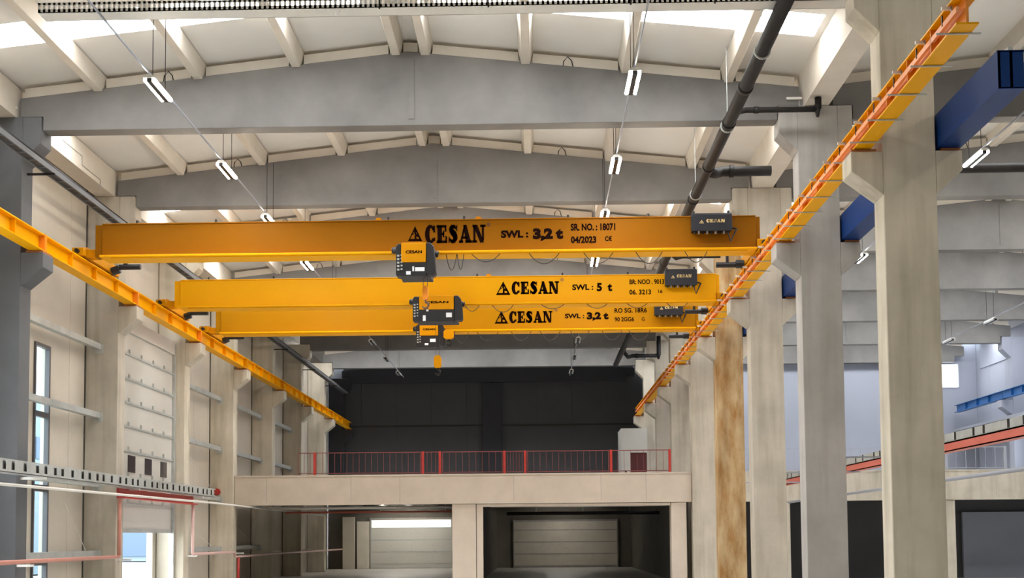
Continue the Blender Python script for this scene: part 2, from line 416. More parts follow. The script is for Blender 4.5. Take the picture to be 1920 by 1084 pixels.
t = thing('crane_runway', (6.57, 50, RZ0), 'yellow and orange crane runway beam on the corbels between the halls, carrying conductor bars', 'crane runway')
for k in range(-1, 7):
    m = MB(); y0 = 17.9 if k == -1 else CY[k]+.36
    ibeam(m, 6.40, 6.74, y0, CY[k+1]+.32, RZ0, RZ1, 1.5, 0, 1); m.build('beam', [M_yelb, M_ora], t)
box(6.53, 6.61, 17.9, 77.3, RZ1, RZ1+.06).build('rail', M_gal, t)
m = MB(); m.box(6.42, 6.47, 17.95, 77.3, 10.06, 10.15)
m.build('conductor_bar', M_sal, t)
y = 18.2
while y < 60:
    box(6.2, 6.88, y, y+.03, RZ0-.028, RZ0-.005).build('flange_bracket', M_gal, t)
    MB().box(6.3, 6.47, y+.02, y+.06, 10.22, 10.27).box(6.44, 6.455, y+.02, y+.04, 10.15, 10.28).build('bar_hanger', M_steelw, t); box(6.41, 6.43, y+.35, y+.38, 10.1, 10.27).build('insulator', M_black, t)
    y += 1.28
t = thing('crane_runway', (8.28, 49, RZ0), 'blue crane runway beam on the far side of the columns between the halls', 'crane runway')
for k in range(-1, 6):
    m = MB(); y0 = 20.6 if k == -1 else CY[k]+.36
    m.box(8.05, 8.1, y0, CY[k+1]+.32, 9.88, 10.5); m.box(8.05, 8.52, y0, CY[k+1]+.32, 9.85, 9.88); m.box(8.05, 8.52, y0, CY[k+1]+.32, 10.5, 10.53); m.box(8.26, 8.31, y0, CY[k+1]+.32, 9.88, 10.5); m.box(8.06, 8.5, y0, y0+.02, 9.86, 10.52)
    m.build('beam', M_blue, t)
box(8.24, 8.32, 20.6, 69, 10.53, 10.59).build('rail', M_gal, t)
t = thing('crane_runway', (26.95, 66, RZ0), 'blue crane runway along the far side wall of the second hall', 'crane runway')
for k in (3, 4, 5, 6):
    m = MB(); ibeam(m, 26.75, 27.1, CY[k]+.36, CY[k+1]+.3, 9.84, 10.3, 1.9); m.build('beam', mat('light_blue_paint', (.02, .12, .34), .4) if k == 3 else bpy.data.materials['light_blue_paint'], t)
struct(box(26.6, 28.38, 50, 77.2, 8.6, 8.75).build('trim_2', M_ral))

# ------------------------------------------------------------------ lettering
def fit(mb, x0, x1, z0, z1, y, t=.006):
    xs = [v[0] for v in mb.v]; zs = [v[2] for v in mb.v]
    a, b, c, d = min(xs), max(xs), min(zs), max(zs)
    mb.v = [(x0+(v[0]-a)/(b-a)*(x1-x0), y-(t if v[1] < 0 else 0), z0+(v[2]-c)/(d-c)*(z1-z0)) for v in mb.v]
    return mb
def wordmark():
    m = MB(); o = 0
    P = lambda poly: m.prism([(x+o, z) for x, z in poly], 'Y', -1, 0)
    R = lambda a, b, c, d: P([(a, c), (b, c), (b, d), (a, d)])
    def ring(cx, cz, ro, ri, a0, a1, n=18):
        for i in range(n):
            t0, t1 = a0+(a1-a0)*i/n, a0+(a1-a0)*(i+1)/n
            P([(cx+ro[0]*math.cos(t0), cz+ro[1]*math.sin(t0)), (cx+ro[0]*math.cos(t1), cz+ro[1]*math.sin(t1)),
               (cx+ri[0]*math.cos(t1)+.06, cz+ri[1]*math.sin(t1)), (cx+ri[0]*math.cos(t0)+.06, cz+ri[1]*math.sin(t0))])
    def stroke(pts, w):
        for i in range(len(pts)-1):
            (x0, z0), (x1, z1) = pts[i], pts[i+1]; L = math.hypot(x1-x0, z1-z0)
            w0, w1 = w[i]/2, w[i+1]/2; nx, nz = -(z1-z0)/L, (x1-x0)/L
            P([(x0+nx*w0, z0+nz*w0), (x0-nx*w0, z0-nz*w0), (x1-nx*w1, z1-nz*w1), (x1+nx*w1, z1+nz*w1)])
            P([(x1+w1*math.cos(q*PI/4), z1+w1*math.sin(q*PI/4)) for q in range(8)])
    ring(.43, .5, (.45, .53), (.13, .35), .6, 2*PI-.6); R(.68, .84, .6, .98); R(.72, .84, .12, .32)
    o = .98
    R(.06, .44, 0, 1); R(-.02, .82, .86, 1); R(.68, .82, .64, 1); R(-.02, .88, 0, .14); R(.73, .88, 0, .38); R(.4, .62, .43, .58); R(.52, .64, .32, .68)
    o = 1.96
    stroke([(.68, .8), (.5, .92), (.3, .88), (.22, .74), (.34, .6), (.52, .47), (.62, .3), (.5, .12), (.3, .08), (.12, .2)], [.14, .2, .28, .34, .38, .4, .36, .26, .2, .14])
    R(.68, .77, .66, .99); R(.02, .11, .01, .34)
    o = 2.86
    P([(.06, 0), (.24, 0), (.56, .88), (.44, 1)]); P([(.36, 1), (.64, 1), (1.04, 0), (.6, 0)]); R(.24, .72, .22, .36); R(0, .36, 0, .13); R(.54, 1.1, 0, .13)
    o = 4.0
    R(.08, .26, 0, 1); R(.8, .98, .1, 1); P([(.04, 1), (.42, 1), (.98, 0), (.66, 0)]); R(0, .3, .87, 1); R(.66, 1.12, .87, 1); R(-.02, .38, 0, .13)
    return m
def emblem():
    m = MB()
    P = lambda poly: m.prism(poly, 'Y', -1, 0)
    P([(0, 0), (.08, 0), (.54, .96), (.5, 1)]); P([(.5, 1), (.46, .9), (.86, 0), (1, 0)]); P([(.03, 0), (.97, 0), (.9, .15), (.1, .15)])
    P([(.36, .62), (.64, .62), (.55, .82), (.47, .82)]); P([(.46, .15), (.6, .15), (.57, .65), (.49, .65)])
    P([(.56, .32), (.82, .26), (.78, .42), (.6, .5)]); P([(.22, .4), (.3, .4), (.5, .56), (.48, .62)])
    return m
def text_part(s, x0, x1, z0, z1, y, name, m, parent, bold=.012):
    bold = bold*1.3+.012
    c = bpy.data.curves.new('t', 'FONT'); c.body = s; c.size = 1; c.offset = bold; c.extrude = .5; c.resolution_u = 3
    o = bpy.data.objects.new('t', c); COL.objects.link(o)
    dg = bpy.context.evaluated_depsgraph_get(); me = bpy.data.meshes.new_from_object(o.evaluated_get(dg))
    bpy.data.objects.remove(o)
    mb = MB(); mb.add([(v.co.x, -1 if v.co.z > 0 else 0, v.co.y) for v in me.vertices], [list(p.vertices) for p in me.polygons])
    bpy.data.meshes.remove(me)
    return fit(mb, x0, x1, z0, z1, y).build(name, m, parent)

# ------------------------------------------------------------------ overhead cranes
def near(gf, y, x, z): return x*y/gf, EYE+(z-EYE)*y/gf
def crane(gf, label, tri, word, reg, texts, cab, loops, paint):
    t = thing('overhead_crane', (-3, gf+.25, 10.3), label, 'overhead crane', 'overhead cranes')
    g = MB(); g.box(-12.5, 6.37, gf, gf+.42, 10.37, 11.3); g.box(-12.5, 6.37, gf-.03, gf+.45, 11.3, 11.335)
    g.build('girder', paint, t, .006)
    box(-12.5, 6.37, gf-.22, gf+.64, 10.31, 10.37).build('bottom_flange', M_yelb, t, .006)  # brighter yellow stands in for light bounced up from the floor
    for x0, x1 in ((-12.72, -12.5), (6.37, 6.5)):
        m = box(x0, x1, gf+.06, gf+.36, 10.37, 11.31); m.build('end_plate', paint, t)
    for sx, x0, x1, rx in ((-1, -13.34, -13.0, -12.5), (1, 6.4, 6.74, 6.37)):
        y0, y1 = gf-.1, gf+2.9
        m = MB(); m.prism([(y0, 10.4), (y1, 10.4), (y1, 10.62), (y1-.25, 10.7), (y0+.3, 10.7), (y0, 10.62)], 'X', x0, x1)
        if sx < 0: m.box(-13.0, -12.7, gf+.14, gf+.5, 10.38, 10.62)
        c = m.build('end_carriage', M_yel, t, .008)
        w = MB()
        for y in (y0+.3, y1-.3): w.tube([(x0+.1, y, 10.47), (x1-.1, y, 10.47)], .1, 14)
        w.build('wheel', M_hook, c)
        b = MB(); b.tube([((x0+x1)/2, y0-.12, 10.52), ((x0+x1)/2, y0, 10.52)], .06, 10); b.build('buffer', M_black, c)
        mo = MB(); yy = gf+2.2
        if sx < 0: mo.tube([(-12.98, yy, 10.42), (-12.75, yy, 10.5)], .13, 12); mo.tube([(-12.75, yy, 10.56), (-12.1, yy, 10.56)], .085, 12); mo.box(-12.62, -12.5, yy-.06, yy+.06, 10.6, 10.78)
        else: mo.tube([(6.38, yy, 10.42), (6.15, yy, 10.42)], .13, 12); mo.tube([(6.15, yy, 10.4), (5.55, yy, 10.4)], .085, 12); mo.box(5.85, 5.93, yy-.06, yy+.06, 10.46, 10.68)
        mo.build('travel_motor', M_black, t)
    y = gf-.001
    fit(emblem(), *tri, y).build('emblem', M_ink, t)
    fit(wordmark(), *word, y).build('maker_lettering', M_ink, t)
    text_part('®', *reg, y, 'registered_mark', M_hook, t, 0)
    for s, a, b, c, d, bo in texts: text_part(s, a, b, c, d, y, 'lettering', M_ink, t, bo)
    yc = gf-.36
    x0, z0 = near(gf, yc, cab[0], cab[2]); x1, z1 = near(gf, yc, cab[1], cab[3])
    m = MB(); m.box(x0, x1, yc, gf-.02, z0+.06, z1); m.box(x0-.02, x1+.02, yc-.012, yc, z0+.04, z1-.03)
    cb = m.build('control_cabinet', M_navy, t, .01)
    m = MB(); W_ = x1-x0
    for i in range(9):
        q = x0+.08+i*(W_-.16)/8; m.tube([(q, yc+.12, z0+.06), (q, yc+.12, z0-.02)], .03, 8, i % 2)
    m.build('cable_gland', [M_black, M_gal], cb)
    m = MB(); m.tube([(x1-.1, yc+.1, z0+.05), (x1-.02, yc+.08, z0-.25), (x1+.16, yc+.12, z0+.12), (x1+.05, gf-.02, z0+.2)], .03, 8); m.build('cabinet_cable', M_black, cb)
    m = MB(); m.box(x0+.02, x0+.08, yc+.05, yc+.15, z1, z1+.07); m.box(x1-.1, x1-.04, yc+.05, yc+.15, z1, z1+.08); m.box(x0+.02, x1-.04, yc+.05, yc+.15, z1-.01, z1+.012); m.build('mounting_lug', M_black, cb)
    h = z1-z0
    fit(wordmark(), x0+.36*W_, x0+.84*W_, z0+.5*h, z0+.68*h, yc-.013, .004).build('maker_lettering', M_gold, cb)
    fit(emblem(), x0+.17*W_, x0+.3*W_, z0+.46*h, z0+.64*h, yc-.013, .004).build('emblem', M_gold, cb)
    for a, b, d in loops:
        pts = [(a+(b-a)*i/12, gf-.1, 10.33-d*(1-(2*i/12-1)**2)) for i in range(13)]
        MB().tube(pts, .013, 6).build('festoon_cable', M_rubber, t, smooth=True)
    m = MB(); m.box(-12.2, 6.1, gf-.12, gf-.06, 10.285, 10.318)
    m.build('festoon_track', M_yelb, t)
    for x in (-4.5, -1.6):
        MB().prism([(x-.13, 11.335), (x+.13, 11.335), (x+.06, 11.46), (x-.06, 11.46)], 'Y', gf+.2, gf+.24).build('lifting_lug', M_yel, t)
    m = MB()
    for x in (-11.5, -9.2, -4.2, -2, 1.0, 3.3): m.tube([(x, gf+.05, 11.33), (x, gf+.05, 11.43)], .035, 8)
    m.build('bolt_stub', M_black, t)
    return t
crane(34.3, 'nearest overhead crane, dimmed yellow girder marked SWL 3,2 t and 04/2023',
      (-3.62, -3.21, 10.71, 11.14), (-3.13, -1.38, 10.63, 11.18), (-1.34, -1.25, 11.12, 11.22),
      [('SWL :', -.94, -.15, 10.77, 10.99, .03), ('3,2 t', -.02, .85, 10.66, 11.04, .045), ('SR. NO. : 18071', 1.07, 2.35, 10.95, 11.16, .022),
       ('04/2023', 1.07, 1.8, 10.59, 10.79, .022), ('C\u20ac', 2.05, 2.25, 10.64, 10.79, .01)],
      (4.56, 5.68, 10.86, 11.42),
      [(-2.52, -2.2, .5), (-2.2, -2.0, .48), (-1.81, -.93, .27), (-.16, .76, .35), (1.4, 2.3, .36), (2.9, 3.7, .38), (4.3, 4.98, .36)], M_yeld)
crane(42.0, 'middle overhead crane with the brightened yellow girder marked SWL 5 t',
      (-1.34, -.83, 10.66, 11.14), (-.79, .88, 10.67, 11.14), (.93, 1.05, 11.12, 11.24),
      [('SWL :', 1.34, 2.08, 10.8, 11.01, .02), ('5  t', 2.2, 2.74, 10.75, 11.05, .03), ('BR: NOO . 9013', 3.35, 4.56, 10.98, 11.16, .012),
       ('06. 3213', 3.34, 4.1, 10.62, 10.8, .012), ('16', 4.35, 4.5, 10.66, 10.79, 0)],
      (4.62, 5.7, 10.9, 11.51),
      [(-2.45, -1.9, .25), (-1.5, -.7, .3), (.2, 1.1, .2), (1.8, 2.6, .2), (3.2, 4.0, .2), (4.6, 5.4, .25)], M_yelb)  # brighter yellow puts the stronger light into this girder's colour
crane(47.5, 'farthest overhead crane, its girder half hidden behind the one marked 5 t',
      (-1.58, -1.04, 10.62, 11.13), (-1.0, .72, 10.63, 11.12), (.8, .94, 11.08, 11.18),
      [('SWL :', 1.21, 1.98, 10.8, 10.99, .02), ('3,2 t', 2.08, 2.94, 10.69, 11.04, .04), ('RO SG. 18R6', 3.18, 4.46, 11.0, 11.19, .012),
       ('90 2GG6', 3.18, 3.95, 10.65, 10.83, .012), ('G', 4.25, 4.37, 10.67, 10.81, 0)],
      (4.78, 5.87, 10.85, 11.42),
      [(-3.2, -2.6, .5), (-2.3, -1.4, .42), (-.95, -.1, .42), (.2, 1.05, .42), (1.4, 2.2, .42), (2.65, 3.5, .42), (3.7, 4.6, .45)], M_yelm)

# ------------------------------------------------------------------ hoists
def hoist(gf, x0, x1, z0, z1, yx0, yx1, yz0, yz1, label, hook, txt, stickers):
    yf = gf-.62; k_ = yf/gf
    N = lambda x, z: (x*k_, EYE+(z-EYE)*k_)
    (x0, z0), (x1, z1) = N(x0, z0), N(x1, z1); (yx0, yz0), (yx1, yz1) = N(yx0, yz0), N(yx1, yz1)
    t = thing('hoist', ((x0+x1)/2, gf-.3, z0), label, 'hoist', 'hoists under the crane girders')
    zt = 10.24
    fm = MB()
    fm.prism([(x0+.1, z0+.04), (x0+.16, z0), (yx1+.02, z0), (yx1+.02, yz0+.02), (yx0-.005, yz0+.02), (yx0-.005, z1-.02), (x0+.16, z1-.02), (x0+.1, z1-.1)], 'Y', yf+.03, gf-.22)
    fm.box(x0+.2, x1-.2, gf-.22, gf+.55, z0+.06, zt)
    fm.box(yx0-.1, yx0-.02, gf-.22, gf+.75, z0+.1, zt); fm.box(yx1+.02, yx1+.1, gf-.22, gf+.75, z0+.1, zt)
    fm.build('frame', M_black, t, .012)
    cv = MB().box(yx0, yx1, yf, gf-.24, yz0, yz1).build('drum_cover', M_yel, t, .012)
    text_part(txt, yx0+.18*(yx1-yx0), yx0+.85*(yx1-yx0), yz0+.44*(yz1-yz0), yz0+.6*(yz1-yz0), yf-.001, 'lettering', M_ink, cv, .02)
    gb = MB().prism([(yx1+.01, z0+.06), (x1-.06, z0+.02), (x1, z0+.1), (x1-.02, z0+.5*(z1-z0)), (x1-.06, z1-.12), (x1-.16, z1), (yx1+.01, z1)], 'Y', yf+.01, gf-.22).build('gearbox', M_black, t, .02)
    m = MB().tube([(x1-.1, yf+.2, z0+.72*(z1-z0)), (x1+.05, yf+.2, z0+.68*(z1-z0))], .09, 12); m.build('brake', M_black, gb)
    m = MB().tube([(x0, yf+.18, z1-.18), (x0+.22, yf+.18, z1-.18)], .1, 14); m.tube([(x0-.03, yf+.18, z1-.18), (x0, yf+.18, z1-.18)], .075, 14); m.build('motor', M_black, t, 0, True)
    cn = MB()
    for i in range(5):
        z = z0+.16+i*.1; cn.box(x0+.14, x0+.2, yf+.005, yf+.03, z, z+.05); cn.box(x0+.24, x0+.29, yf+.005, yf+.03, z+.02, z+.06)
    cn.build('terminal_block', M_gal, t)
    for a, b, c, d in stickers:
        (a, c), (b, d) = N(a, c), N(b, d); box(a, b, yf+.018, yf+.03, c, d).build('sticker', M_lab, t)
    wh = MB()
    for x in (yx0+.05, yx1-.05):
        for ya, yb in ((gf-.19, gf-.1), (gf+.52, gf+.61)): wh.tube([(x, ya, 10.45), (x, yb, 10.45)], .075, 12)
    wh.build('trolley_wheel', M_hook, t)
    hx, hz1, hz0, hy, body, hw = hook
    m = MB()
    for dx in (-.06, .06): m.tube([(hx+dx, hy, z0+.1), (hx+dx, hy, hz1)], .008, 6)
    m.build('wire_rope', M_rubber, t)
    hb = MB().prism([(hx-hw, hz0+.06), (hx-hw*.6, hz0), (hx+hw*.6, hz0), (hx+hw, hz0+.06), (hx+hw, hz1-.08), (hx+hw*.6, hz1), (hx-hw*.6, hz1), (hx-hw, hz1-.08)], 'Y', hy-.09, hy+.09).build('hook_block', body, t, .015)
    pts = [(hx, hy, hz0+.02), (hx, hy, hz0-.06)]+[(hx+.09*math.sin(a)*1.0, hy, hz0-.15+.09*math.cos(a)) for a in [i*PI/7 for i in range(0, 11)]]
    MB().tube(pts, [.025]*2+[.035]*8+[.025, .02, .012], 8).build('hook', M_hook if body is not M_yel else M_pipe, hb, 0, True)
    return t
hoist(34.3, -4.08, -2.81, 9.70, 10.67, -3.82, -3.11, 10.1, 10.67, 'black hoist with a yellow cover under the nearest crane girder', (-3.12, 9.38, 8.98, 34.25, M_ora, .08), 'CESAN',
      [(-3.42, -3.15, 9.84, 9.95), (-3.5, -3.45, 9.84, 9.98), (-3.68, -3.55, 9.74, 9.84), (-2.98, -2.88, 9.86, 9.9)])
hoist(42.0, -4.38, -2.51, 9.76, 10.67, -4.05, -2.83, 10.18, 10.67, 'longest black and yellow hoist, under the girder marked 5 t', (-3.42, 8.57, 8.13, 42.2, M_yel, .13), 'CESAN',
      [(-3.1, -2.9, 9.9, 10.06), (-3.92, -3.82, 9.78, 9.98), (-3.8, -3.72, 10.12, 10.18)])
hoist(47.5, -4.81, -3.54, 9.73, 10.66, -4.56, -3.83, 10.18, 10.66, 'small black and yellow hoist under the farthest crane girder', (-3.36, 10.3, 9.92, 46.9, M_yel, .2), 'CESAN',
      [(-4.15, -3.93, 9.92, 10.05), (-4.36, -4.22, 9.8, 9.88)])

# ------------------------------------------------------------------ hanging fluorescent lamps
def lamp(x, y, label, lit, group):
    t = thing('fluorescent_lamp', (x, y, 12.3), label, 'lamp', group)
    m = MB(); m.prism([(x-.13, 12.33), (x+.13, 12.33), (x+.07, 12.4), (x-.07, 12.4)], 'Y', y-.66, y+.66); m.box(x-.055, x+.055, y-.64, y+.64, 12.255, 12.33, 1)
    m.build('housing', [M_steelw, M_black], t)
    for s in (-1, 1): MB().tube([(x+s*.1, y-.62, 12.29), (x+s*.1, y+.62, 12.29)], .036, 10).build('tube', M_tube if lit else M_tubeoff, t, 0, True)
    for d in (-.4, .5): MB().tube([(x, y+d, 12.39), (x, y+d, 14.35)], .009, 5).build('hanger', M_pipe, t)
    return t
LY = [26.5, 32.55, 37.9, 44.2, 50.2, 56.2, 62.2, 68.2, 74.2]
for x, nm in ((-8.43, 'window-side row'), (2.25, 'aisle-side row')):
    for i, y in enumerate(LY):
        lit = i < 6
        lamp(x, y, '%s %s twin-tube lamp from the camera, %s of the main hall' % (ORD[i], 'lit' if lit else 'unlit', nm), lit, 'lamps in the main hall')
for x, ys, nm in ((12.0, (26.2, 32.4, 37.9, 44.2), 'row nearer the columns'), (21.9, (32.5, 37.9, 44.2, 57.9, 63.8), 'outer row')):
    for i, y in enumerate(ys):
        lit = y < 50
        lamp(x, y, '%s %s twin-tube lamp from the camera, %s of the second hall' % (ORD[i], 'lit' if lit else 'unlit', nm), lit, 'lamps in the second hall')
for x, y, nm in ((2.25, 20.5, 'aisle-side row of the main hall'), (12.0, 20.2, 'inner row of the second hall')):  # unseen lamps added to light the front of the nearest column
    lamp(x, y, 'added lit twin-tube lamp just before the frame, %s' % nm, True, 'lamps added before the frame')
for x, y0, y1, nm in ((-8.43, 20, 77, 'window-side lamp row of the main hall'), (2.25, 20, 77, 'aisle-side lamp row of the main hall'), (12.0, 22, 60, 'lamp row nearer the columns in the second hall'), (21.9, 26, 70, 'outer lamp row of the second hall')):
    o = MB().bar((x, y0, 12.44), (x, y1, 12.44), .03, .04).build('lighting_conduit', M_ral)
    tag(o, 'thin grey conduit running along the %s' % nm, 'conduit', 'lighting conduits')

# ------------------------------------------------------------------ drain pipes, cable trays overhead
t = thing('drain_pipe', (4.93, 44, 12.5), 'thick dark drain pipe running under the roof beams beside the columns', 'pipe')
MB().tube([(4.9, 15, 12.46), (4.9, 31, 12.46), (4.9, 50, 12.42), (4.82, 66, 12.34), (4.72, 70, 12.14)], .155, 16).build('main_pipe', M_pipe, t, 0, True)
for y in (27.2, 29.6, 33.2, 36.5, 40.7, 45, 50, 56): MB().tube([(4.9, y, 12.45), (4.9, y+.14, 12.45)], .175, 16).build('pipe_collar', M_pipe, t, 0, True)
for y in (25.2, 29.9, 36, 43): MB().tube([(4.9, y, 12.55), (4.9, y, 14.5)], .01, 5).tube([(4.9, y-.02, 12.45), (4.9, y+.02, 12.45)], .18, 16).build('pipe_hanger', M_gal, t)
for y, z, r, xe, elbow in ((30.6, 13.1, .075, 7.35, True), (34.6, 12.72, .15, 6.9, False), (44.3, 12.5, .09, 6.9, False), (67.8, 12.3, .11, 7.0, True)):
    m = MB().tube([(4.92, y-.9, 12.47), (5.25, y-.15, z-.1), (5.5, y, z), (xe, y, z)], r, 12)
    if elbow: m.tube([(xe-.02, y, z), (xe, y, z+.02), (xe, y, 13.4)], r*1.15, 10); m.tube([(xe-.02, y, z+.1), (xe-.02, y, z-.2)], [r*1.4, r*.5], 10)
    m.tube([(5.7, y, z), (5.82, y, z)], r*1.2, 12); m.build('branch_pipe', M_pipe, t, 0, True)
t = thing('cable_tray', (-.5, 23.4, 12.6), 'perforated metal cable tray crossing the hall overhead at the top edge', 'cable tray')
m = MB(); zb, zt2, ya, yb = 12.645, 12.85, 23.2, 23.6
m.box(-9.8, 6.2, ya, yb, zb, zb+.012)
x = -9.8
while x < 6.2:
    m.box(x, x+.05, ya, ya+.012, zb, zt2); m.box(x, x+.05, yb-.012, yb, zb, zt2); x += .1
m.box(-9.8, 6.2, ya, ya+.014, zb, zb+.07); m.box(-9.8, 6.2, ya, ya+.014, zt2-.05, zt2); m.box(-9.8, 6.2, yb-.014, yb, zb, zb+.07); m.box(-9.8, 6.2, yb-.014, yb, zt2-.05, zt2)
m.build('tray', M_steelw, t)
for x in (-3.0, -.85, 1.95, 3.6): MB().bar((x, ya-.02, zb-.04), (x, ya-.02, 14.6), .03, .03).build('hanger', M_pipe, t)
t = thing('cable_ladder', (-13.0, 48, 12), 'dark twin-rail cable ladder along the outer wall under the column capitals', 'cable ladder')
m = MB(); m.box(-12.86, -12.82, 18, 82, 12.0, 12.14); m.box(-13.1, -13.06, 18, 82, 12.0, 12.14)
m.build('side_rail', mat('dull_steel', (.15, .155, .165), .5, .2), t)
m = MB()
for i in range(100): m.box(-13.06, -12.86, 18.3+i*.64, 18.36+i*.64, 12.02, 12.05)
m.build('rung', bpy.data.materials['dull_steel'], t)
m = MB().box(-13.05, -12.87, 18, 82, 12.05, 12.11); m.build('cable_bundle', M_rubber, t)
for k in range(0, 8): box(-13.54, -12.8, CY[k]+.3, CY[k]+.36, 11.95, 12.0).build('wall_arm', M_pipe, t)
o = MB().tube([(-13.3, 24, 12.42), (-13.3, 80, 12.42)], .11, 12).build('drain_pipe', M_pipe, None, 0, True)
tag(o, 'dark pipe running beside the cable ladder along the outer wall', 'pipe')

# ------------------------------------------------------------------ outer wall: girts, stay rods, door, tray, red pipes
HN = ['uppermost', 'second', 'third', 'lowest']
for k in (1, 3, 4, 5):
    for i, z in enumerate((8.36, 6.12, 3.88, 1.66)):
        if k > 4 and i > 1: continue
        y0, y1 = CY[k]+.7, CY[k+1]+.05
        t = thing('wall_girt', (-14.2, (y0+y1)/2, z), '%s galvanized girt across the outer wall bay just before the %s column' % (HN[i], ORD[k]), 'girt', 'girts on the outer wall')
        m = MB(); m.box(-14.3, -14.1, y0, y1-.06, z+.17, z+.185); m.box(-14.115, -14.1, y0, y1-.06, z, z+.17); m.box(-14.3, -14.115, y0, y1-.06, z, z+.015)
        m.build('channel', M_gal, t)
        box(-14.32, -14.02, y1-.06, y1-.052, z-.12, z+.17).build('cleat', M_gal, t)
rods = [(1, 36.1, 3.3, 37.95, 1.75), (3, 47.6, 6.1, 53.0, 4.2), (3, 47.6, 3.2, 52.4, 1.9), (4, 55, 3.2, 60.5, 1.9)]
for k, ya, za, yb, zb in rods:
    o = MB().tube([(-14.18, ya, za), (-14.18, yb, zb)], .012, 6).build('stay_rod', M_steelw)
    tag(o, 'thin diagonal stay rod between girts, %s' % {36.1: 'beside the tall strip window', 47.6: 'upper one in the bay after the sectional door' if za > 5 else 'lower one in the bay after the sectional door', 55: 'just beside the mezzanine edge'}[ya], 'stay rod', 'stay rods')
# sectional door between two columns, raised above the yard opening
d = thing('door_1', (-13.95, 43, 2.5), 'tall pale sectional door in the outer wall, half raised, with three small windows', 'door'); d['kind'] = 'structure'
DX = -13.98; zs = [2.52, 3.42, 4.32, 5.2, 6.05, 6.87, 7.69, 8.54, 9.3]
pm = MB()
for a, b in zip(zs[:-1], zs[1:]):
    pm.box(DX-.06, DX, 39.55, 46.02, a+.008, b-.008)
pm.box(DX-.06, DX-.03, 39.55, 46.02, 2.52, 9.3, 1)
pm.build('door_leaf', [M_white, M_gal], d)
rb = MB(); hg = MB()
for z in zs[1:-1]:
    rb.box(DX, DX+.05, 39.5, 46.1, z-.035, z+.035)
    for y in (41.0, 42.3, 43.6, 44.9): hg.box(DX+.0, DX+.06, y, y+.06, z+.035, z+.17)
rb.build('stiffener', M_gal, d); hg.build('hinge', M_gal, d)
box(DX-.02, DX+.03, 39.5, 46.05, 2.42, 2.56).build('bottom_seal', M_gal, d)
m = MB(); m.box(DX-.1, DX+.1, 46.05, 46.2, 0, 9.7); m.box(DX-.1, DX+.1, 39.43, 39.52, 0, 9.7); m.build('guide_rail', M_gal, d)
for y in (41.05, 42.85, 44.65):
    q = MB(); q.box(DX, DX+.02, y, y+.75, 4.5, 5.08); q.build('window_pane', M_glass, d)
MB().tube([(DX+.12, 45.92, 1.2), (DX+.16, 45.92, 3.1), (DX+.12, 45.92, 3.4)], .02, 6).build('pull_chain', M_gal, d)
o = box(-14.05, -13.9, 39.42, 46.2, 9.3, 9.78).build('door_header', M_white); struct(o)
# perforated tray and conduit along the outer wall
t = thing('cable_tray', (-12.95, 40, 3.85), 'grey slotted cable tray running low along the outer wall columns', 'cable tray')
m = MB(); m.box(-13.25, -12.85, 24, 48.2, 3.85, 3.865)
m.box(-12.862, -12.85, 24, 48.2, 3.85, 3.92); m.box(-12.862, -12.85, 24, 48.2, 4.14, 4.18); m.box(-13.25, -13.238, 24, 48.2, 3.85, 4.18)
y = 24; i = 0
while y < 48:
    L_ = (.55, .34, .42, .3, .5)[i % 5]; m.box(-12.862, -12.85, y, min(48.2, y+L_), 3.92, 4.14); y += L_+.2; i += 1
m.build('tray', M_gal, t)
box(-13.2, -12.9, 24, 48.2, 3.87, 4.12).build('cable_bundle', M_rubber, t)
for k in range(1, 4): box(-13.54, -12.86, CY[k]+.2, CY[k]+.26, 3.78, 3.85).build('arm', M_steelw, t)
o = MB().tube([(-12.75, 24, 3.52), (-12.75, 47, 3.6), (-12.75, 60, 3.56), (-12.6, 72, 3.5)], .04, 8).build('conduit', M_steelw, None, 0, True)
tag(o, 'long pale conduit pipe under the slotted tray on the outer wall', 'conduit')
t = thing('water_pipe', (-13.25, 50, 1.6), 'red pipe along the outer wall, stepping up over the sectional door', 'pipe')
MB().tube([(-13.2, 24, 1.64), (-13.2, 38.0, 1.64), (-13.2, 38.05, 1.7), (-13.2, 38.05, 3.5)], .058, 12).build('low_run', M_redlit, t, 0, True)
m = MB(); m.box(-13.28, -13.2, 38.0, 46.3, 3.5, 3.82); m.box(-13.2, -13.02, 38.0, 46.3, 3.5, 3.54); m.build('door_crossing', M_red, t)
MB().tube([(-13.2, 46.25, 3.5), (-13.2, 46.25, 1.64), (-13.2, 46.3, 1.6), (-13.2, 52.7, 1.6), (-13.2, 52.75, 1.4), (-13.2, 82, 1.4)], [.06]*4+[.05]*2, 12).build('far_run', M_pinkp, t, 0, True)
for y in (31.3, 38.9, 46.5, 54, 62, 70): box(-13.54, -13.1, y, y+.06, 1.5, 1.56).build('pipe_bracket', M_steelw, t)
t = thing('alarm_sounder', (-14.25, 53.6, 4.15), 'small red alarm sounder on the outer wall column beyond the slotted tray', 'alarm')
MB().tube([(-14.25, 53.75, 4.28), (-14.25, 53.6, 4.28)], .15, 14).build('body', M_red, t); MB().tube([(-14.25, 53.6, 4.28), (-14.25, 53.5, 4.28)], [.1, .13], 14).build('horn', M_red, t)
o = MB().tube([(-13.2, 53.4, 0), (-13.2, 53.4, 1.35)], .06, 10).build('water_pipe', M_red, None, 0, True)
tag(o, 'short red riser pipe standing under the mezzanine edge', 'pipe')

